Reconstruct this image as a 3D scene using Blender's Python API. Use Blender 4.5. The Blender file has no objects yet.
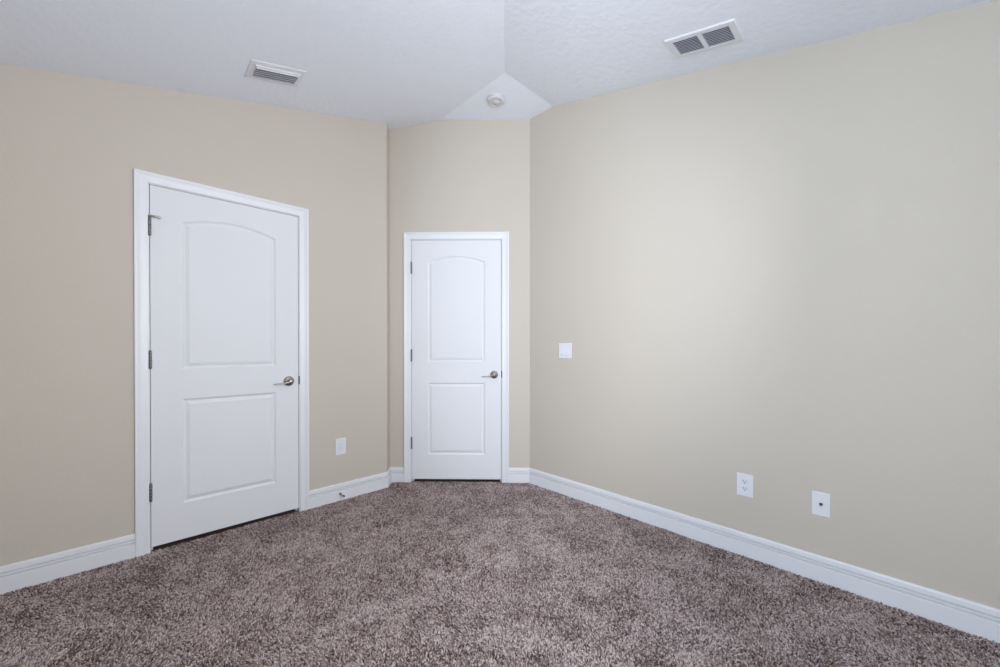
import bpy, bmesh, math, random
import numpy as np
from mathutils import Vector, Matrix

SC = bpy.context.scene
COL = SC.collection
PI = math.pi
R2 = math.sqrt(0.5)

# ------------------------------------------------------------------ camera
cam_d = bpy.data.cameras.new('camera')
cam = bpy.data.objects.new('camera', cam_d)
COL.objects.link(cam)
EYE = 1.1452
YAW = math.radians(45.978)             # heading, measured from +X towards +Y
PITCH = -0.0047
cam.location = (0.0, 0.0, EYE)
cam.rotation_euler = (PI / 2 + PITCH, 0.0, YAW - PI / 2)
cam_d.sensor_fit = 'HORIZONTAL'
cam_d.sensor_width = 36.0
cam_d.lens = 382.6 / 1000.0 * 36.0
cam_d.shift_y = (348.96 - 333.5) / 1000.0
cam_d.clip_start = 0.02
SC.camera = cam

# ------------------------------------------------------------------ world, exposure
SC.view_settings.view_transform = 'Standard'
SC.view_settings.look = 'None'
SC.view_settings.gamma = 1.0
SC.view_settings.use_curve_mapping = False
SC.view_settings.exposure = 1.0
wd = bpy.data.worlds.new('sky')
SC.world = wd
wd.use_nodes = True
wd.node_tree.nodes['Background'].inputs[0].default_value = (0.60, 0.74, 1.0, 1)
wd.node_tree.nodes['Background'].inputs[1].default_value = 0.3

# daylight and fill from two unseen windows, placed and sized for the light
WIN_A = (-0.52, 0.74, 0.60, 2.30)       # wall X = X0 : y0, y1, z0, z1
WIN_B = (0.22, 1.40, 0.95, 2.30)       # wall Y = Y0 : x0, x1, z0, z1
X0 = -0.62
P_WIN_A = 38.0
P_WIN_B = 40.5
DAY_FILL_A = (0.75, 0.855, 1.0)
DAY_FILL_B = (0.89, 0.92, 1.0)

# ------------------------------------------------------------------ room measures
XR = 2.4340                            # right wall plane
YL = 2.8990                            # left wall plane
CC = 4.5890                            # diagonal closet wall: x + y = CC
XA, YA = 1.8950, 1.9140                # where the sloped ceilings meet the flat
Y0 = X0 + YA - XA
ZF = 3.0730
SL = 0.2615
FZ = -0.010                            # carpet backing level
XC = 1.5107                            # left wall ends here
tj = (CC - XC - YL) * 0.5
XJ, YJ = XC + tj - 0.011, YL + tj + 0.011              # return meets the diagonal wall


def zc(x, y):
    return ZF - SL * max(0.0, XA - x, YA - y)


def area_light(name, loc, rot, sx, sy, power, col):
    d = bpy.data.lights.new(name, 'AREA')
    d.shape = 'RECTANGLE'; d.size = sx; d.size_y = sy
    d.energy = power; d.color = col
    o = bpy.data.objects.new(name, d); COL.objects.link(o)
    o.location = loc; o.rotation_euler = rot
    return o


area_light('daylight_fill_a', (X0 - 0.125, (WIN_A[0] + WIN_A[1]) / 2, (WIN_A[2] + WIN_A[3]) / 2), (0, -PI / 2, 0),  # area lamps outside the unseen windows stand in for sky and fill
           WIN_A[3] - WIN_A[2], WIN_A[1] - WIN_A[0], P_WIN_A, DAY_FILL_A)
area_light('daylight_fill_b', ((WIN_B[0] + WIN_B[1]) / 2, Y0 - 0.125, (WIN_B[2] + WIN_B[3]) / 2), (PI / 2, 0, 0),
           WIN_B[1] - WIN_B[0], WIN_B[3] - WIN_B[2], P_WIN_B, DAY_FILL_B)


# ------------------------------------------------------------------ materials
def lin(r, g, b):
    f = lambda c: (c / 255 / 12.92) if c / 255 <= 0.04045 else ((c / 255 + 0.055) / 1.055) ** 2.4
    return (f(r), f(g), f(b), 1.0)


def mat(name, col, rough=0.5, metal=0.0, spec=0.5, bump=None, vary=None):
    m = bpy.data.materials.new(name); m.use_nodes = True
    nt = m.node_tree; N = nt.nodes; L = nt.links
    b = N['Principled BSDF']
    b.inputs['Base Color'].default_value = col
    b.inputs['Roughness'].default_value = rough
    b.inputs['Metallic'].default_value = metal
    b.inputs['Specular IOR Level'].default_value = spec
    tc = N.new('ShaderNodeTexCoord')
    if bump:
        scale, detail, strength, dist = bump
        n = N.new('ShaderNodeTexNoise'); n.inputs['Scale'].default_value = scale
        n.inputs['Detail'].default_value = detail
        L.new(tc.outputs['Object'], n.inputs['Vector'])
        r = N.new('ShaderNodeValToRGB')
        r.color_ramp.elements[0].position = 0.40; r.color_ramp.elements[1].position = 0.62
        L.new(n.outputs['Fac'], r.inputs['Fac'])
        bp = N.new('ShaderNodeBump'); bp.inputs['Strength'].default_value = strength
        bp.inputs['Distance'].default_value = dist
        L.new(r.outputs['Color'], bp.inputs['Height'])
        L.new(bp.outputs['Normal'], b.inputs['Normal'])
    if vary:
        n = N.new('ShaderNodeTexNoise'); n.inputs['Scale'].default_value = vary[0]
        n.inputs['Detail'].default_value = 2.0
        L.new(tc.outputs['Object'], n.inputs['Vector'])
        mx = N.new('ShaderNodeMix'); mx.data_type = 'RGBA'
        k = vary[1]
        mx.inputs['A'].default_value = (col[0] * (1 - k), col[1] * (1 - k), col[2] * (1 - k), 1)
        mx.inputs['B'].default_value = (min(1, col[0] * (1 + k)), min(1, col[1] * (1 + k)), min(1, col[2] * (1 + k)), 1)
        L.new(n.outputs['Fac'], mx.inputs['Factor'])
        L.new(mx.outputs['Result'], b.inputs['Base Color'])
    return m


M_WALL = mat('wall_paint', (0.574, 0.525, 0.449, 1), 0.75, spec=0.25, bump=(160, 2, 0.10, 0.002), vary=(1.5, 0.01))
M_CEIL = mat('ceiling_paint', (0.845, 0.875, 0.940, 1), 0.85, spec=0.2, bump=(26, 4, 0.20, 0.004))
M_TRIM = mat('trim_paint', (0.765, 0.775, 0.790, 1), 0.38, bump=(220, 1, 0.02, 0.001))
M_DOOR = mat('door_paint', (0.745, 0.755, 0.765, 1), 0.6, spec=0.25, bump=(260, 2, 0.03, 0.001))
M_NICKEL = mat('satin_nickel', lin(176, 170, 164), 0.30, metal=1.0, vary=(40, 0.04))
M_STEEL = mat('hinge_steel', lin(128, 125, 125), 0.38, metal=1.0, vary=(60, 0.04))
M_PLATE = mat('white_plastic', (0.75, 0.76, 0.79, 1), 0.35, vary=(30, 0.005))
M_INSERT = mat('plastic_insert', (0.69, 0.71, 0.76, 1), 0.30, vary=(30, 0.005))
M_SLOT = mat('dark_slot', lin(45, 45, 50), 0.6, vary=(50, 0.05))
M_METAL = mat('vent_enamel', (0.74, 0.74, 0.78, 1), 0.45, vary=(30, 0.01))
M_OPENING_SHADE = mat('opening_shade', lin(85, 92, 116), 0.7, vary=(20, 0.05))  # dark colour stands in for shade inside the openings
M_DETECT = mat('detector_plastic', lin(212, 211, 215), 0.45, vary=(30, 0.01))
M_BRASS = mat('dull_bronze', lin(120, 104, 92), 0.4, metal=1.0, vary=(60, 0.05))
M_RUBBER = mat('rubber', lin(200, 198, 196), 0.7, vary=(60, 0.03))
M_BACK = mat('carpet_backing', lin(92, 78, 74), 0.95, spec=0.1, vary=(60, 0.15))

# carpet pile: tuft tone mixes random yarn colour with painted patches of lean shading
M_PILE = bpy.data.materials.new('carpet_yarn'); M_PILE.use_nodes = True
_nt = M_PILE.node_tree; _b = _nt.nodes['Principled BSDF']
_a = _nt.nodes.new('ShaderNodeAttribute'); _a.attribute_name = 'yarn_lean_tone'
_r = _nt.nodes.new('ShaderNodeValToRGB')
_e = _r.color_ramp.elements
_e[0].position = 0.0; _e[0].color = (0.097, 0.063, 0.057, 1)
_e[1].position = 1.0; _e[1].color = (0.70, 0.60, 0.57, 1)
_m1 = _e.new(0.35); _m1.color = (0.285, 0.212, 0.196, 1)
_m2 = _e.new(0.7); _m2.color = (0.51, 0.41, 0.385, 1)
_nt.links.new(_a.outputs['Fac'], _r.inputs['Fac'])
_nt.links.new(_r.outputs['Color'], _b.inputs['Base Color'])
_b.inputs['Roughness'].default_value = 0.9
_b.inputs['Specular IOR Level'].default_value = 0.15

# window glass (thin): clear with a fresnel sheen
M_GLASS = bpy.data.materials.new('window_glass'); M_GLASS.use_nodes = True
_nt = M_GLASS.node_tree
for n in list(_nt.nodes):
    _nt.nodes.remove(n)
_o = _nt.nodes.new('ShaderNodeOutputMaterial'); _mx = _nt.nodes.new('ShaderNodeMixShader')
_t = _nt.nodes.new('ShaderNodeBsdfTransparent'); _g = _nt.nodes.new('ShaderNodeBsdfGlossy')
_f = _nt.nodes.new('ShaderNodeFresnel'); _f.inputs['IOR'].default_value = 1.3
_g.inputs['Roughness'].default_value = 0.02
_nt.links.new(_f.outputs[0], _mx.inputs[0]); _nt.links.new(_t.outputs[0], _mx.inputs[1])
_nt.links.new(_g.outputs[0], _mx.inputs[2]); _nt.links.new(_mx.outputs[0], _o.inputs['Surface'])


# ------------------------------------------------------------------ mesh helpers
class MB:
    def __init__(s):
        s.bm = bmesh.new()

    def poly(s, pts, faces):
        vs = [s.bm.verts.new(p) for p in pts]
        for f in faces:
            try:
                s.bm.faces.new([vs[i] for i in f])
            except ValueError:
                pass
        return vs

    def box(s, x0, x1, y0, y1, z0, z1, bev=0.0, seg=2):
        b = bmesh.new()
        bmesh.ops.create_cube(b, size=1.0)
        for v in b.verts:
            v.co = ((x0 + x1) / 2 + v.co.x * (x1 - x0), (y0 + y1) / 2 + v.co.y * (y1 - y0), (z0 + z1) / 2 + v.co.z * (z1 - z0))
        if bev:
            bmesh.ops.bevel(b, geom=list(b.edges), offset=bev, segments=seg, affect='EDGES', profile=0.5)
        s.add(b)

    def add(s, b, M=None):
        if M is not None:
            bmesh.ops.transform(b, matrix=M, verts=b.verts)
        me = bpy.data.meshes.new('tmp'); b.to_mesh(me); b.free()
        s.bm.from_mesh(me); bpy.data.meshes.remove(me)

    def lathe(s, prof, n=32, M=None, smooth=True):
        """prof: (radius, height) list, spun about local z."""
        b = bmesh.new(); rings = []
        for r, h in prof:
            if r < 1e-6:
                rings.append([b.verts.new((0, 0, h))])
            else:
                rings.append([b.verts.new((r * math.cos(2 * PI * k / n), r * math.sin(2 * PI * k / n), h)) for k in range(n)])
        for a, c in zip(rings, rings[1:]):
            for k in range(n):
                k2 = (k + 1) % n
                q = [a[k % len(a)], a[k2 % len(a)], c[k2 % len(c)], c[k % len(c)]]
                u = []
                for v in q:
                    if v not in u:
                        u.append(v)
                if len(u) > 2:
                    f = b.faces.new(u); f.smooth = smooth
        bmesh.ops.recalc_face_normals(b, faces=b.faces)
        s.add(b, M)

    def sweep(s, pts, radii, n=12, smooth=True):
        """round or oval bar along pts; radii = (a, b) pairs, closed ends."""
        b = bmesh.new(); rings = []
        P = [Vector(p) for p in pts]
        up = Vector((0, 0, 1))
        for i, p in enumerate(P):
            t = (P[min(i + 1, len(P) - 1)] - P[max(i - 1, 0)]).normalized()
            u = up if abs(t.dot(up)) < 0.95 else Vector((0, 1, 0))
            e1 = t.cross(u).normalized(); e2 = e1.cross(t).normalized()
            ra, rb = radii[i] if isinstance(radii[i], tuple) else (radii[i], radii[i])
            rings.append([b.verts.new(p + e1 * ra * math.cos(2 * PI * k / n) + e2 * rb * math.sin(2 * PI * k / n)) for k in range(n)])
        for a, c in zip(rings, rings[1:]):
            for k in range(n):
                f = b.faces.new((a[k], a[(k + 1) % n], c[(k + 1) % n], c[k])); f.smooth = smooth
        b.faces.new(rings[0][::-1]); b.faces.new(rings[-1])
        bmesh.ops.recalc_face_normals(b, faces=b.faces)
        s.add(b)

    def build(s, name, m, parent=None, recalc=True):
        if recalc:
            bmesh.ops.recalc_face_normals(s.bm, faces=s.bm.faces)
        me = bpy.data.meshes.new(name); s.bm.to_mesh(me); s.bm.free()
        me.materials.append(m)
        o = bpy.data.objects.new(name, me); COL.objects.link(o)
        if parent:
            o.parent = parent
        return o


def tag(o, label=None, cat=None, group=None, kind=None):
    if label: o['label'] = label
    if cat: o['category'] = cat
    if group: o['group'] = group
    if kind: o['kind'] = kind
    return o


def empty(name, loc, rz=0.0, rot=None):
    o = bpy.data.objects.new(name, None); COL.objects.link(o)
    o.location = loc
    o.rotation_euler = rot if rot else (0, 0, rz)
    o.empty_display_size = 0.1
    return o


# local frame of everything on a wall: x to the right as seen from the room, y into the wall, z up
RZ_LEFT, RZ_DIAG, RZ_RIGHT = 0.0, -PI / 4, -PI / 2

# ------------------------------------------------------------------ doors: where they sit
DW, DH, DB = 0.762, 2.032, 0.0213      # slab width, height, underside
GAP, REV, CW = 0.003, 0.005, 0.0575    # gap, jamb reveal, casing width
D1X = 0.0815                           # left edge of the slab on the left wall
d1_s0 = D1X - GAP
D2X = 1.7205 + 0.003                   # x of the hinge edge on the diagonal wall
OP = GAP + 0.018                       # opening beyond the slab (jamb thickness)


# ------------------------------------------------------------------ floor and ceiling
f = MB(); f.box(X0 - 0.15, XR + 1.0, Y0 - 0.15, YL + 1.0, FZ - 0.10, FZ)
tag(f.build('floor', M_BACK), 'floor under the brown carpet', 'floor', kind='structure')

c = MB()
xb, yb = XR + 0.12, YL + 0.55
xm, ym = X0 - 0.12, Y0 - 0.12
quads = [
    [(XA, YA), (xb, YA), (xb, yb), (XA, yb)],
    [(XA, YA), (XA, yb), (xm, yb), (xm, ym)],
    [(XA, YA), (xm, ym), (xb, ym), (xb, YA)]]
hull = {}
for q in quads:
    lo = [(x, y, zc(x, y)) for x, y in q]
    hi = [(x, y, z + 0.12) for x, y, z in lo]
    c.poly(lo, [(0, 1, 2, 3)]); c.poly(hi, [(3, 2, 1, 0)])
out = [(xb, ym), (xb, YA), (xb, yb), (XA, yb), (xm, yb), (xm, ym)]
for i in range(6):
    a, b2 = out[i], out[(i + 1) % 6]
    c.poly([(*a, zc(*a)), (*b2, zc(*b2)), (*b2, zc(*b2) + 0.12), (*a, zc(*a) + 0.12)], [(0, 1, 2, 3)])
bmesh.ops.remove_doubles(c.bm, verts=c.bm.verts, dist=1e-5)
tag(c.build('ceiling', M_CEIL), 'white textured ceiling sloping up on two sides to a small flat', 'ceiling', kind='structure')


# ------------------------------------------------------------------ walls
def wall(name, P, Q, openings, label, breaks=(), light_seal=0.0, thick=0.11):
    """inner face runs P -> Q (left to right as seen from the room)."""
    P = Vector((*P, 0)); Q = Vector((*Q, 0)); Lw = (Q - P).length
    d = (Q - P) / Lw; out = Vector((-d.y, d.x, 0))       # away from the room
    ss = {0.0, Lw}
    for o in openings: ss |= {o[0], o[1]}
    for b in breaks: ss.add(b)
    ss = sorted(ss); m = MB()

    def top(s):
        p = P + d * s
        return zc(p.x, p.y)

    def pt(s, z, k=0.0):
        p = P + d * s + out * k
        return (p.x, p.y, z)
    for a, b in zip(ss, ss[1:]):
        mid = (a + b) / 2
        op = [o for o in openings if o[0] <= mid <= o[1]]
        spans = [((FZ, FZ), (top(a), top(b)))]
        if op:
            o = op[0]
            spans = []
            if o[2] > FZ + 1e-4: spans.append(((FZ, FZ), (o[2], o[2])))
            spans.append(((o[3], o[3]), (top(a), top(b))))
        for lo, hi in spans:
            m.poly([pt(a, lo[0]), pt(b, lo[1]), pt(b, hi[1]), pt(a, hi[0])], [(0, 1, 2, 3)])
            m.poly([pt(a, lo[0], thick), pt(b, lo[1], thick), pt(b, hi[1], thick), pt(a, hi[0], thick)], [(3, 2, 1, 0)])
    for o in openings:
        dep = thick + light_seal
        c4 = [(o[0], o[2]), (o[1], o[2]), (o[1], o[3]), (o[0], o[3])]
        for i in range(4):
            if i == 0 and o[2] <= FZ + 1e-4: continue
            s1, z1 = c4[i]; s2, z2 = c4[(i + 1) % 4]
            m.poly([pt(s1, z1), pt(s2, z2), pt(s2, z2, dep), pt(s1, z1, dep)], [(3, 2, 1, 0)])
        if light_seal:  # unseen closed box added behind the doors to keep light out
            m.poly([pt(s, z, dep) for s, z in c4], [(0, 1, 2, 3)])
    for s in (0.0, Lw):
        m.poly([pt(s, FZ), pt(s, FZ, thick), pt(s, top(s), thick), pt(s, top(s))], [(0, 1, 2, 3)])
    bmesh.ops.remove_doubles(m.bm, verts=m.bm.verts, dist=1e-5)
    o = m.build(name, M_WALL, recalc=False)
    return tag(o, label, 'wall', kind='structure')


doorop = lambda s: (s - OP, s + DW + OP, FZ, DB + DH + OP)
wall('wall_left', (X0, YL), (XC, YL), [doorop(D1X - X0)], 'beige painted wall holding the larger looking door', light_seal=0.35)
sd = (D2X - XJ) / R2                   # distance along the diagonal wall to the hinge edge
wall('wall_corner', (XJ, YJ), (XR, CC - XR), [doorop(sd)], 'beige diagonal wall holding the corner door',
     breaks=((XA - XJ) / R2,), light_seal=0.25)
wall('wall_return', (XC, YL), (XJ, YJ), [], 'narrow beige return beside the corner door wall')
wall('wall_right', (XR, CC - XR), (XR, Y0), [], 'long plain beige wall on the right', breaks=(CC - XR - YA,))
wall('wall_front', (XR, Y0), (X0, Y0), [(XR - WIN_B[1], XR - WIN_B[0], WIN_B[2], WIN_B[3])], 'beige wall facing the left wall, with an added window')
wall('wall_back', (X0, Y0), (X0, YL), [(WIN_A[0] - Y0, WIN_A[1] - Y0, WIN_A[2], WIN_A[3])], 'beige wall facing the right wall, with an added window')


# unseen windows added behind the camera, shaped for the light they give
def window(name, loc, rz, w, h, label):
    r = empty(name, loc, rz)
    tag(r, label, 'window', kind='structure')
    m = MB()
    t = 0.045
    m.box(0, t, 0.03, 0.09, 0, h, 0.004); m.box(w - t, w, 0.03, 0.09, 0, h, 0.004)
    m.box(t, w - t, 0.03, 0.09, 0, t, 0.004); m.box(t, w - t, 0.03, 0.09, h - t, h, 0.004)
    m.box(t, w - t, 0.035, 0.085, h / 2 - 0.02, h / 2 + 0.02, 0.004)
    m.build('window_frame', M_TRIM, r)
    m = MB(); m.box(t, w - t, 0.058, 0.062, t, h / 2 - 0.02); m.build('pane', M_GLASS, r)
    m = MB(); m.box(t, w - t, 0.058, 0.062, h / 2 + 0.02, h - t); m.build('pane', M_GLASS, r)
    m = MB(); m.box(-0.03, w + 0.03, -0.045, 0.028, -0.022, -0.001, 0.006); m.build('window_sill', M_TRIM, r)


window('unseen_window_1', (X0, WIN_A[0], WIN_A[2]), PI / 2, WIN_A[1] - WIN_A[0], WIN_A[3] - WIN_A[2], 'unseen white sash window added for light in the wall facing the right wall')
window('unseen_window_2', (WIN_B[1], Y0, WIN_B[2]), PI, WIN_B[1] - WIN_B[0], WIN_B[3] - WIN_B[2], 'unseen white sash window added for light in the wall facing the left wall')

# ------------------------------------------------------------------ baseboards
BASE = [(0.0, 0.126), (0.0045, 0.1262), (0.0072, 0.1245), (0.0088, 0.119), (0.0094, 0.110), (0.0102, 0.1000), (0.0102, 0.0985),
        (0.0022, 0.0978), (0.0022, 0.0938), (0.0126, 0.0930), (0.0126, 0.0860), (0.0120, 0.0820), (0.0040, 0.0818),
        (0.0040, 0.0782), (0.0142, 0.0752), (0.0148, 0.0715), (0.0148, FZ), (0.0, FZ)]


BASE = [(o, z * 0.970 if z > 0 else z) for o, z in BASE]


def baseboard(name, segs, label):
    """segs: list of (P, Q, mitreP, mitreQ); mitre = 2D vector per unit of thickness."""
    m = MB()
    for P, Q, mp, mq in segs:
        a = [(P[0] + mp[0] * o, P[1] + mp[1] * o, z) for o, z in BASE]
        b = [(Q[0] + mq[0] * o, Q[1] + mq[1] * o, z) for o, z in BASE]
        n = len(BASE)
        m.poly(a + b, [(i, (i + 1) % n, n + (i + 1) % n, n + i) for i in range(n)] + [tuple(range(n))[::-1], tuple(range(n, 2 * n))])
    tag(m.build(name, M_TRIM), label, 'baseboard', kind='structure')


def mit(n1, n2):
    k = 1 + n1[0] * n2[0] + n1[1] * n2[1]
    return ((n1[0] + n2[0]) / k, (n1[1] + n2[1]) / k)


nL = (0, -1); nR = (-1, 0); nD = (-R2, -R2); _l = math.hypot(YJ - YL, XJ - XC); nT = ((YJ - YL) / _l, -(XJ - XC) / _l); nF = (0, 1); nB = (1, 0)
CO = GAP + REV + CW                    # slab edge to outer casing edge
baseboard('baseboard_left', [((X0, YL), (D1X - CO, YL), mit(nL, nB), nL)], 'white moulded baseboard left of the larger looking door')
baseboard('baseboard_middle', [((D1X + DW + CO, YL), (XC, YL), nL, mit(nL, nT))], 'white moulded baseboard between the two doors')
dk = CO * R2
baseboard('baseboard_return', [((XC, YL), (XJ, YJ), mit(nL, nT), mit(nT, nD)),
                               ((XJ, YJ), (D2X - dk, CC - D2X + dk), mit(nT, nD), nD)], 'short white baseboard left of the corner door')
ex = D2X + (DW + CO) * R2
baseboard('baseboard_corner', [((ex, CC - ex), (XR, CC - XR), nD, mit(nD, nR))], 'short white baseboard right of the corner door')
baseboard('baseboard_right', [((XR, CC - XR), (XR, Y0), mit(nD, nR), mit(nR, nF))], 'long white moulded baseboard along the right wall')
baseboard('baseboard_front', [((XR, Y0), (X0, Y0), mit(nR, nF), mit(nF, nB))], 'white baseboard under the added window facing the left wall')
baseboard('baseboard_back', [((X0, Y0), (X0, YL), mit(nF, nB), mit(nB, nL))], 'white baseboard under the added window facing the right wall')

# ------------------------------------------------------------------ doors
CAS = [(0.0, 0.0), (0.0, 0.0045), (0.0012, 0.0062), (0.0035, 0.0072), (0.018, 0.0082), (0.028, 0.0092), (0.034, 0.0106), (0.0385, 0.0128),
       (0.0415, 0.0138), (0.0425, 0.0138), (0.0430, 0.0155), (0.0445, 0.0166), (0.048, 0.0172), (0.054, 0.0172), (0.0565, 0.0162), (0.0575, 0.0140), (0.0575, 0.0)]


def casing(name, loc, rz, label):
    """slab left edge at local x = 0"""
    a = -GAP - REV; b = DW + GAP + REV; t = DB + DH + GAP + REV
    m = MB(); n = len(CAS)
    rows = []
    for sx, x, z in ((-1, a, FZ), (-1, a, t), (1, b, t), (1, b, FZ)):
        rows.append([(x + sx * o, -h, z + (o if z == t else 0)) for o, h in CAS])
    pts = [p for r in rows for p in r]
    fs = []
    for r in range(3):
        for i in range(n):
            fs.append((r * n + i, r * n + (i + 1) % n, (r + 1) * n + (i + 1) % n, (r + 1) * n + i))
    fs += [tuple(range(n)), tuple(range(3 * n, 4 * n))[::-1]]
    m.poly(pts, fs)
    o = m.build(name, M_TRIM)
    o.location = loc; o.rotation_euler = (0, 0, rz)
    tag(o, label, 'door casing', kind='structure')
    # jamb with the stop the slab closes against
    j = MB(); J = 0.0175
    zt = DB + DH + GAP
    j.box(-GAP - J, -GAP, 0.0, 0.108, FZ, zt + J, 0.001, 1)
    j.box(DW + GAP, DW + GAP + J, 0.0, 0.108, FZ, zt + J, 0.001, 1)
    j.box(-GAP, DW + GAP, 0.0, 0.108, zt, zt + J, 0.001, 1)
    j.box(-GAP, 0.009, 0.040, 0.075, FZ, zt, 0.001, 1)
    j.box(DW - 0.009, DW + GAP, 0.040, 0.075, FZ, zt, 0.001, 1)
    j.box(0.009, DW - 0.009, 0.040, 0.075, zt - 0.012, zt, 0.001, 1)
    j.build('door_jamb', M_TRIM, o)
    s = MB()
    s.box(DW + 0.0006, DW + GAP + 0.0055, -0.0022, 0.030, 0.886, 0.944, 0.0005, 1)
    so = s.build('strike_plate', M_SLOT, o); so['label'] = 'dark strike plate at the latch'
    return o


def slab_mesh():
    m = MB(); bm = m.bm
    T = 0.035
    cx = DW / 2

    def ring(w, zb, ztop, rise, d, y, n=28):
        ww = w - d
        if rise:
            R = (w * w + rise * rise) / (2 * rise); cz = ztop + rise - R; RR = R - d
            a0 = math.asin(ww / RR)
            top = [(cx + RR * math.sin(a0 - 2 * a0 * k / n), y, cz + RR * math.cos(a0 - 2 * a0 * k / n)) for k in range(n + 1)]
        else:
            top = [(cx + ww - 2 * ww * k / n, y, ztop - d) for k in range(n + 1)]
        return [(cx - ww, y, zb + d), (cx + ww, y, zb + d)] + top
    prof = [(0.0, 0.0), (0.002, 0.0007), (0.005, 0.0026), (0.0105, 0.0062), (0.013, 0.0071), (0.0155, 0.0072), (0.018, 0.0066), (0.031, 0.0022), (0.035, 0.0011), (0.0375, 0.0009)]
    outer = [bm.verts.new(p) for p in ((0, 0, DB), (DW, 0, DB), (DW, 0, DB + DH), (0, 0, DB + DH))]
    edges = [bm.edges.new((outer[i], outer[(i + 1) % 4])) for i in range(4)]
    for w, zb, zt, rise in ((0.2445, 1.018, 1.873, 0.048), (0.2445, 0.230, 0.843, 0.0)):
        rs = [[bm.verts.new(p) for p in ring(w, zb, zt, rise, d, y * 1.25)] for d, y in prof]
        k = len(rs[0])
        for i in range(k):
            edges.append(bm.edges.new((rs[0][i], rs[0][(i + 1) % k])))
        for a, b in zip(rs, rs[1:]):
            for i in range(k):
                bm.faces.new((a[i], a[(i + 1) % k], b[(i + 1) % k], b[i]))
        bm.faces.new(rs[-1])
    bmesh.ops.triangle_fill(bm, edges=edges, use_beauty=True)
    back = [bm.verts.new((v.co.x, T, v.co.z)) for v in outer]
    for i in range(4):
        bm.faces.new((outer[i], outer[(i + 1) % 4], back[(i + 1) % 4], back[i]))
    bm.faces.new(back[::-1])
    return m


def handle(parent, x, z):
    """lever pointing back towards the hinges"""
    toroom = Matrix.Translation((x, 0, z)) @ Matrix.Rotation(PI / 2, 4, 'X')
    h = MB()
    h.lathe([(0, 0), (0.0335, 0), (0.0335, 0.004), (0.0320, 0.0075), (0.0275, 0.0115), (0.020, 0.0145), (0.0135, 0.0165), (0.0115, 0.020),
             (0.0108, 0.034), (0.0118, 0.040), (0.0125, 0.050), (0.0115, 0.0565), (0.007, 0.059), (0, 0.0595)], 36, toroom)
    hb = h.build('door_handle', M_NICKEL, parent)
    l = MB()
    pts, rad = [], []
    for k in range(15):
        t = k / 14
        pts.append((x - 0.002 - 0.096 * t, -0.050 + 0.012 * t * t, z - 0.0045 * min(1, t * 5) - 0.0025 * math.sin(PI * t) - 0.0085 * t ** 1.3))
        rad.append((0.0095 - 0.003 * t, 0.0070 - 0.0042 * min(1, t * 2.2)))
    pts.append((x - 0.1020, -0.0378, z - 0.0135)); rad.append((0.004, 0.0016))
    l.sweep(pts, rad, 14)
    l.build('lever', M_NICKEL, hb)
    p = MB()
    p.lathe([(0, 0.0595), (0.003, 0.0595), (0.003, 0.0605), (0, 0.0607)], 12, toroom)
    p.build('privacy_pin', M_STEEL, hb)


def hinge(parent, z0, z1):
    h = MB()
    n = 5; L = (z1 - z0) / n
    for k in range(n):
        a, b = z0 + k * L + 0.0004, z0 + (k + 1) * L - 0.0004
        h.lathe([(0, a), (0.0062, a), (0.0068, a + 0.0006), (0.0068, b - 0.0006), (0.0062, b), (0, b)], 18,
                Matrix.Translation((-0.0012, -0.0052, 0)))
    h.box(-0.0026, -0.0015, -0.002, 0.028, z0, z1); h.box(-0.0012, -0.0002, -0.002, 0.028, z0, z1)
    ho = h.build('hinge', M_STEEL, parent)
    p = MB()
    for zz, s in ((z1, 1), (z0, -1)):
        p.lathe([(0, zz - 0.002 * s), (0.004, zz - 0.001 * s), (0.0058, zz), (0.0058, zz + 0.0025 * s), (0.0035, zz + 0.0045 * s), (0, zz + 0.005 * s)], 16,
                Matrix.Translation((-0.0012, -0.0052, 0)))
    p.build('hinge_pin', M_STEEL, ho)
    return ho


def door(name, loc, rz, label, pinstop):
    r = empty(name, loc, rz)
    tag(r, label, 'door', kind='structure')
    sl = slab_mesh().build('door_slab', M_DOOR, r)
    handle(r, DW - 0.060, 0.912)
    for i, (a, b) in enumerate(((1.772, 1.868), (1.027, 1.123), (0.283, 0.379))):
        hinge(r, a, b)
    if pinstop:
        s = MB()
        z = 1.877
        s.lathe([(0, z - 0.004), (0.0085, z - 0.004), (0.0085, z + 0.0035), (0.006, z + 0.006), (0, z + 0.0065)], 18, Matrix.Translation((-0.0012, -0.0052, 0)))
        s.sweep([(-0.0012, -0.009, z), (0.008, -0.016, z), (0.028, -0.020, z - 0.001), (0.040, -0.018, z - 0.002)], [(0.0022, 0.0055)] * 4, 10)
        so = s.build('hinge_pin_stop', M_NICKEL, r); so['label'] = 'nickel hinge pin door stop arm'
        b = MB()
        b.lathe([(0, 0), (0.006, 0), (0.0075, 0.003), (0.0075, 0.008), (0.005, 0.011), (0, 0.0115)], 16,
                Matrix.Translation((0.041, -0.0125, z - 0.002)) @ Matrix.Rotation(PI / 2, 4, 'X'))
        b.build('bumper', M_RUBBER, so)
    return r


p1 = (D1X, YL, 0); p2 = (D2X, CC - D2X, 0)
casing('trim_1', p1, RZ_LEFT, 'white door casing round the left door')
casing('trim_2', p2, RZ_DIAG, 'white door casing round the corner door')
door('door_1', (p1[0], p1[1] + 0.0015, 0), RZ_LEFT, 'white two-panel arched door in the left wall with hinge pin stop', True)
door('door_2', (p2[0] + 0.0015 * R2, p2[1] + 0.0015 * R2, 0), RZ_DIAG, 'white two-panel arched door in the diagonal corner wall', False)


# ------------------------------------------------------------------ wall plates
def plate(name, loc, rz, w, h, label, cat, parts, group=None):
    r = empty(name, loc, rz)
    tag(r, label, cat, group)
    m = MB()
    m.box(-w / 2, w / 2, -0.0058, -0.0001, -h / 2, h / 2, 0.0028, 3)
    m.build('cover_plate', M_PLATE, r)
    parts(r)
    return r


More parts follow.
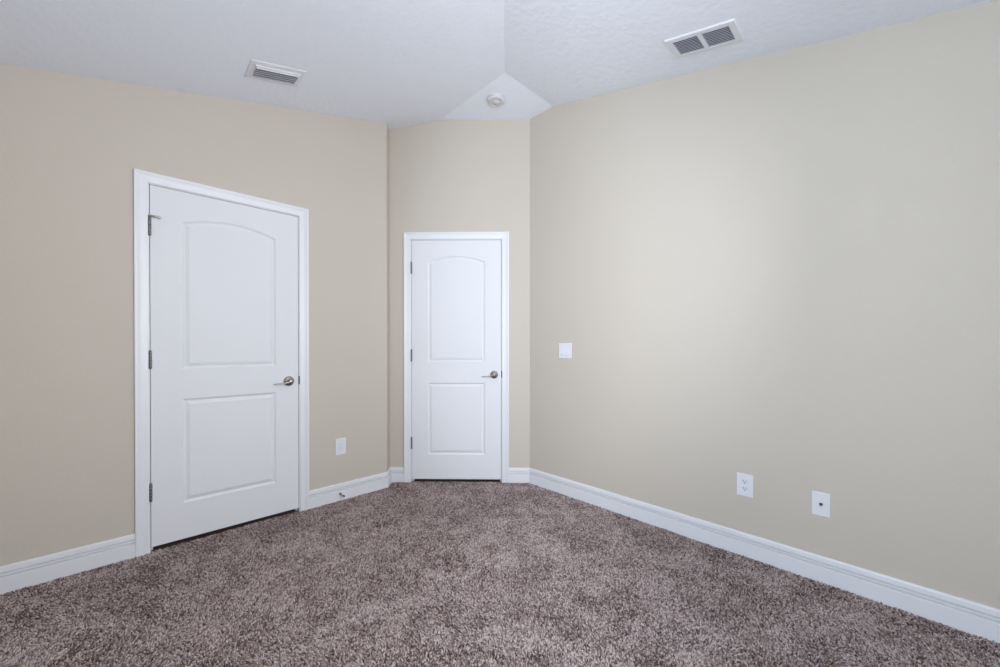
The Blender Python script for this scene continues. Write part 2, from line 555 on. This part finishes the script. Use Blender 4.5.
def screws(r, zs, x=0.0):
    for z in zs:
        m = MB()
        T = Matrix.Translation((x, -0.0056, z)) @ Matrix.Rotation(PI / 2, 4, 'X')
        m.lathe([(0, 0), (0.0034, 0), (0.0034, 0.0006), (0.002, 0.0012), (0, 0.0013)], 14, T)
        m.build('screw', M_PLATE, r)


def duplex(r):
    for s in (1, -1):
        z = 0.0195 * s
        m = MB()
        b = bmesh.new()
        # round socket face flattened above and below
        pts = []
        for k in range(32):
            a = 2 * PI * k / 32
            pts.append((0.0172 * math.cos(a), max(-0.0140, min(0.0140, 0.0172 * math.sin(a)))))
        lo = [b.verts.new((x, -0.0050, z + q)) for x, q in pts]; hi = [b.verts.new((x, -0.0074, z + q)) for x, q in pts]
        b.faces.new(hi)
        for k in range(32):
            b.faces.new((lo[k], lo[(k + 1) % 32], hi[(k + 1) % 32], hi[k]))
        m.add(b)
        fo = m.build('socket_face', M_INSERT, r)
        q = MB(); q.box(-0.0078, -0.0054, -0.0078, -0.0070, z - 0.0005, z + 0.0075); q.build('socket_slot', M_SLOT, fo)
        q = MB(); q.box(0.0054, 0.0076, -0.0078, -0.0070, z + 0.0005, z + 0.0070); q.build('socket_slot', M_SLOT, fo)
        q = MB()
        T = Matrix.Translation((0, -0.0070, z - 0.0070)) @ Matrix.Rotation(PI / 2, 4, 'X')
        q.lathe([(0, 0), (0.0027, 0), (0.0027, 0.0008), (0, 0.0008)], 14, T)
        q.build('ground_hole', M_SLOT, fo)
    screws(r, (0.0,))


def coax(r):
    T = Matrix.Translation((0, -0.0052, 0.001)) @ Matrix.Rotation(PI / 2, 4, 'X')
    m = MB()
    m.lathe([(0, 0), (0.0078, 0), (0.0078, 0.0035), (0.0055, 0.0035), (0.0055, 0.0125), (0.0045, 0.0130), (0, 0.0130)], 6, T, False)
    c = m.build('coax_jack', M_BRASS, r); c['label'] = 'dark threaded cable jack'
    m = MB(); m.lathe([(0, 0.0128), (0.0030, 0.0128), (0.0030, 0.0134), (0, 0.0135)], 12, T); m.build('jack_hole', M_SLOT, c)
    screws(r, (0.042, -0.042))


def rockers(r):
    for x in (-0.023, 0.023):
        m = MB()
        m.box(x - 0.0168, x + 0.0168, -0.0066, -0.0045, -0.0335, 0.0335, 0.0008, 1)
        fo = m.build('switch_frame', M_INSERT, r)
        q = MB()
        q.poly([(x - 0.0145, -0.0066, -0.031), (x + 0.0145, -0.0066, -0.031), (x + 0.0145, -0.0066, 0.031), (x - 0.0145, -0.0066, 0.031),
                (x - 0.0145, -0.0110, -0.030), (x + 0.0145, -0.0110, -0.030), (x + 0.0145, -0.0078, 0.0), (x - 0.0145, -0.0078, 0.0),
                (x + 0.0145, -0.0070, 0.030), (x - 0.0145, -0.0070, 0.030)],
               [(0, 1, 5, 4), (4, 5, 6, 7), (7, 6, 8, 9), (9, 8, 2, 3), (0, 4, 7, 9, 3), (1, 2, 8, 6, 5), (0, 3, 2, 1)])
        q.build('rocker', M_PLATE, fo)
        screws(r, (0.0485, -0.0485), x)


def insert(r):
    m = MB()
    m.box(-0.0168, 0.0168, -0.0072, -0.0045, -0.0335, 0.0335, 0.0008, 1)
    fo = m.build('socket_face', M_INSERT, r)
    for s in (1, -1):
        z = 0.0185 * s
        for xa, xb_, h in ((-0.0070, -0.0058, 0.006), (0.0056, 0.0067, 0.005)):
            q = MB(); q.box(xa, xb_, -0.0075, -0.0070, z, z + h); q.build('socket_slot', M_INSERT, fo)
    screws(r, (0.0485, -0.0485))


plate('wall_outlet', (1.134, YL, 0.399), RZ_LEFT, 0.077, 0.120, 'white plate low on the beige wall between the two doors', 'outlet', insert)
plate('wall_outlet', (XR, 0.575, 0.386), RZ_RIGHT, 0.080, 0.124, 'white duplex outlet with dark slots low on the right wall', 'outlet', duplex)
plate('cable_outlet', (XR, 0.252, 0.376), RZ_RIGHT, 0.070, 0.116, 'white cable plate with single dark jack low on right wall', 'cable plate', coax)
plate('light_switch', (XR, 1.787, 1.1175), RZ_RIGHT, 0.120, 0.118, 'white double rocker light switch plate on right wall near corner door', 'light switch', rockers)

# ------------------------------------------------------------------ door stop on the baseboard
ds = empty('door_stop', (1.128, YL - 0.0148, 0.048), RZ_LEFT)
tag(ds, 'small bronze spring door stop on the baseboard between the doors', 'door stop')
m = MB()
T = Matrix.Rotation(PI / 2, 4, 'X')
m.lathe([(0, 0), (0.009, 0), (0.009, 0.002), (0.006, 0.005), (0.004, 0.008), (0, 0.008)], 18, T)
m.build('mount', M_BRASS, ds)
m = MB(); n = 150; pts = []
for k in range(n + 1):
    t = k / n
    a = 2 * PI * 13 * t
    pts.append((0.0045 * math.cos(a) , -0.006 - 0.050 * t, 0.0045 * math.sin(a)))
m.sweep(pts, [0.0011] * (n + 1), 6)
m.build('spring', M_NICKEL, ds)
m = MB()
m.lathe([(0, 0.055), (0.0065, 0.055), (0.0075, 0.058), (0.0075, 0.066), (0.0055, 0.070), (0, 0.0705)], 18, T)
tag(m.build('rubber_tip', M_BRASS, ds), None)

# ------------------------------------------------------------------ ceiling fittings
TILT = math.atan(SL)


def frame_ring(m, hx, hy, ix, iy, prof):
    """picture-frame ring; prof = (fraction from outer to inner, z)"""
    pts, n = [], len(prof)
    for sx, sy in ((-1, -1), (1, -1), (1, 1), (-1, 1)):
        for fr, z in prof:
            pts.append((sx * (hx + (ix - hx) * fr), sy * (hy + (iy - hy) * fr), z))
    fs = []
    for c_ in range(4):
        d_ = (c_ + 1) % 4
        for i in range(n):
            j = (i + 1) % n
            fs.append((c_ * n + i, c_ * n + j, d_ * n + j, d_ * n + i))
    m.poly(pts, fs)


# supply register on the left slope
cx, cy = 0.614, 2.517
v = empty('ceiling_vent', (cx, cy, zc(cx, cy)), rot=(0, -TILT, 0))
tag(v, 'white louvred air supply register on the ceiling above the left door', 'vent')
hx, hy = 0.144, 0.091
m = MB()
frame_ring(m, hx, hy, 0.118, 0.062, [(0, 0.0), (0, -0.003), (0.12, -0.005), (0.75, -0.007), (1, -0.008), (1, 0.0)])
frame_ring(m, 0.118, 0.062, 0.113, 0.057, [(0, 0.0), (0, -0.012), (0.4, -0.0135), (1, -0.0125), (1, 0.0)])
m.build('vent_frame', M_METAL, v)
m = MB(); m.box(-0.113, 0.113, -0.057, 0.057, -0.0015, -0.0002); m.build('duct_shade', M_OPENING_SHADE, v)  # dark panel painted for the unlit duct, no opening behind it
m = MB()
# blades curving over towards the far side; the painted dark panel shows between them
for y in (-0.034, -0.014, 0.006, 0.026, 0.046):
    prof = []
    for k in range(6):
        t = k / 5
        prof.append((y - 0.0075 + 0.0130 * t ** 1.3, -0.0165 + 0.0140 * t))
    pts = []; th = 0.0022
    for sx in (-0.1128, 0.1128):
        pts += [(sx, a, b) for a, b in prof] + [(sx, a + th, b) for a, b in prof[::-1]]
    n = 12
    m.poly(pts, [(i, (i + 1) % n, n + (i + 1) % n, n + i) for i in range(n)] + [tuple(range(n)), tuple(range(n, 2 * n))[::-1]])
# the wide outer blade facing the room
pts = []
for sx in (-0.1128, 0.1128):
    pts += [(sx, -0.0565, -0.0125), (sx, -0.0440, -0.0185), (sx, -0.0425, -0.0180), (sx, -0.0550, -0.0115)]
m.poly(pts, [(0, 1, 5, 4), (1, 2, 6, 5), (2, 3, 7, 6), (3, 0, 4, 7), (0, 3, 2, 1), (4, 5, 6, 7)])
m.build('louvres', M_METAL, v)
for x in (-0.131, 0.131):
    m = MB(); m.lathe([(0, -0.0065), (0.0035, -0.0065), (0.0033, -0.0085), (0, -0.0092)], 12, Matrix.Translation((x, 0, 0))); m.build('screw', M_METAL, v)

# return grille on the right slope
cx, cy = 2.167, 0.707
v = empty('ceiling_vent', (cx, cy, zc(cx, cy)), rot=(TILT, 0, 0))
tag(v, 'white return air grille with two fine louvred panels beside the right wall', 'vent')
hx, hy = 0.089, 0.173
m = MB()
frame_ring(m, hx, hy, 0.062, 0.140, [(0, 0.0), (0, -0.004), (0.10, -0.0085), (0.9, -0.0095), (1, -0.0088), (1, 0.0)])
m.box(-0.062, 0.062, -0.011, 0.011, -0.0095, -0.0004, 0.001, 1)
m.build('vent_frame', M_METAL, v)
for s in (1, -1):
    m = MB()
    ya, yb_ = (0.011, 0.140) if s > 0 else (-0.140, -0.011)
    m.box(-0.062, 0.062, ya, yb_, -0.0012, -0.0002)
    pn = m.build('duct_shade', M_OPENING_SHADE, v)  # dark panel standing in for duct shade behind the grille
    m = MB()
    nb = 10
    for k in range(nb):
        x = -0.062 + 0.124 * (k + 0.5) / nb
        pts = []
        for y in (ya + 0.0003, yb_ - 0.0003):
            pts += [(x - 0.0036, y, -0.0086), (x - 0.0024, y, -0.0090), (x + 0.0036, y, -0.0026), (x + 0.0026, y, -0.0022)]
        m.poly(pts, [(0, 1, 5, 4), (1, 2, 6, 5), (2, 3, 7, 6), (3, 0, 4, 7), (0, 3, 2, 1), (4, 5, 6, 7)])
    m.build('louvres', M_METAL, v)
for y in (-0.156, 0.156):
    m = MB(); m.lathe([(0, -0.008), (0.0035, -0.008), (0.0033, -0.0105), (0, -0.0112)], 12, Matrix.Translation((0, y, 0))); m.build('screw', M_METAL, v)

# smoke detector on the flat part
cx, cy = 2.046, 2.162
v = empty('smoke_detector', (cx, cy, ZF))
tag(v, 'round white smoke detector on the small flat part of the ceiling', 'smoke detector')
m = MB(); m.lathe([(0, -0.0002), (0.068, -0.0002), (0.068, -0.005), (0.066, -0.008), (0, -0.008)], 48); m.build('base_ring', M_DETECT, v)
m = MB()
m.lathe([(0, -0.008), (0.060, -0.008), (0.0655, -0.010), (0.0655, -0.019), (0.063, -0.024), (0.055, -0.028), (0.040, -0.0305),
         (0.038, -0.0290), (0.030, -0.0290), (0.028, -0.0320), (0, -0.033)], 48)
bd = m.build('cover', M_DETECT, v)
m = MB(); m.lathe([(0, -0.0325), (0.010, -0.0325), (0.010, -0.0350), (0.008, -0.0360), (0, -0.0362)], 24, Matrix.Translation((0.008, -0.012, 0.0))); m.build('test_button', M_PLATE, bd)
for k in range(3):
    a = 2 * PI * (k + 0.25) / 3
    m = MB(); b = bmesh.new(); bmesh.ops.create_cube(b, size=1.0)
    for q in b.verts: q.co = (q.co.x * 0.003, q.co.y * 0.018, q.co.z * 0.0015)
    m.add(b, Matrix.Rotation(a, 4, 'Z') @ Matrix.Translation((0.048, 0, -0.0293)))
    m.build('sensor_slot', M_OPENING_SHADE, bd)

# ------------------------------------------------------------------ carpet pile (tufts over the whole floor)
rng = np.random.default_rng(7)
SP = 0.0054


def inside(x, y, e=0.0):
    r = (x > X0 + 0.015) & (x < XR - 0.0155) & (y > Y0 + 0.015) & (y < YL - 0.0155) & (x + y < CC - 0.0225)
    # left of the return the diagonal is cut by the left wall and the return
    corner = (x + y < CC - 0.0225) & (x > XC) & (y >= YL - 0.0155) & (y - YL < (x - XC) - 0.022)
    n1 = (x > D1X) & (x < D1X + DW) & (y >= YL - 0.016) & (y < YL + 0.004)
    u = (x - y - (D2X - (CC - D2X))) * R2
    w = (x + y - CC) * R2
    n2 = (u > 0) & (u < DW) & (w > -0.02) & (w < 0.004)
    return r | corner | n1 | n2


gx = np.arange(X0, XR + 0.3, SP); gy = np.arange(Y0, YL + 0.3, SP)
Xg, Yg = np.meshgrid(gx, gy)
Xg = Xg.ravel() + rng.uniform(-0.5, 0.5, Xg.size) * SP
Yg = Yg.ravel() + rng.uniform(-0.5, 0.5, Yg.size) * SP
k = inside(Xg, Yg); Xg = Xg[k]; Yg = Yg[k]; n = Xg.size


def smooth_noise(x, y, cell, seed):
    r = np.random.default_rng(seed)
    G = r.uniform(-1, 1, (160, 160))
    u = (x - X0 + 0.5) / cell; w = (y - Y0 + 0.5) / cell
    i = np.floor(u).astype(int); j = np.floor(w).astype(int); fu = u - i; fw = w - j
    fu = fu * fu * (3 - 2 * fu); fw = fw * fw * (3 - 2 * fw)
    i %= 159; j %= 159
    return (G[i, j] * (1 - fu) + G[i + 1, j] * fu) * (1 - fw) + (G[i, j + 1] * (1 - fu) + G[i + 1, j + 1] * fu) * fw


# footprints and brushing: the pile leans in broad drifting patches
lx = smooth_noise(Xg, Yg, 0.30, 1) + 0.9 * smooth_noise(Xg, Yg, 0.09, 2) + 0.8 * smooth_noise(Xg, Yg, 0.035, 12)
ly = smooth_noise(Xg, Yg, 0.30, 3) + 0.9 * smooth_noise(Xg, Yg, 0.09, 4) + 0.8 * smooth_noise(Xg, Yg, 0.035, 14)
LEAN = 0.0050
H0 = 0.0112
ht = H0 * rng.uniform(0.72, 1.12, n) * (1 + 0.10 * smooth_noise(Xg, Yg, 0.12, 5))
ax = LEAN * lx + rng.normal(0, 0.0025, n); ay = LEAN * ly + rng.normal(0, 0.0025, n)
th = rng.uniform(0, 2 * PI, n); rb = 0.0032 * rng.uniform(0.8, 1.3, n)
V = np.zeros((n, 7, 3), np.float32)
for q in range(3):
    a = th + q * 2 * PI / 3
    V[:, q, 0] = Xg + rb * np.cos(a); V[:, q, 1] = Yg + rb * np.sin(a); V[:, q, 2] = FZ + 0.0005
    a = a + 0.9
    V[:, 3 + q, 0] = Xg + 0.55 * ax + 1.05 * rb * np.cos(a); V[:, 3 + q, 1] = Yg + 0.55 * ay + 1.05 * rb * np.sin(a); V[:, 3 + q, 2] = FZ + 0.70 * ht
V[:, 6, 0] = Xg + ax; V[:, 6, 1] = Yg + ay; V[:, 6, 2] = FZ + ht
# keep the pile inside the room edges
tri = np.array([0, 1, 4, 0, 4, 3, 1, 2, 5, 1, 5, 4, 2, 0, 3, 2, 3, 5, 3, 4, 6, 4, 5, 6, 5, 3, 6], np.int32)
F = (np.arange(n, dtype=np.int32)[:, None] * 7 + tri[None, :]).ravel()
me = bpy.data.meshes.new('carpet_pile')
me.vertices.add(n * 7); me.vertices.foreach_set('co', V.ravel())
me.loops.add(F.size); me.loops.foreach_set('vertex_index', F)
me.polygons.add(F.size // 3)
me.polygons.foreach_set('loop_start', np.arange(0, F.size, 3, dtype=np.int32))
me.polygons.foreach_set('loop_total', np.full(F.size // 3, 3, np.int32))
me.update(calc_edges=True)
tone = np.clip(0.50 + 0.34 * rng.normal(0, 1, n) + 0.16 * smooth_noise(Xg, Yg, 0.10, 9) + 0.12 * smooth_noise(Xg, Yg, 0.03, 19), 0, 1)  # random yarn colour plus patches painting the light and dark of leaning pile
at = me.attributes.new('yarn_lean_tone', 'FLOAT', 'POINT')
at.data.foreach_set('value', np.repeat(tone, 7).astype(np.float32))
me.materials.append(M_PILE)
co = bpy.data.objects.new('carpet_pile', me); COL.objects.link(co)
tag(co, 'mottled brown and taupe shag carpet pile covering the floor', 'carpet', kind='stuff')
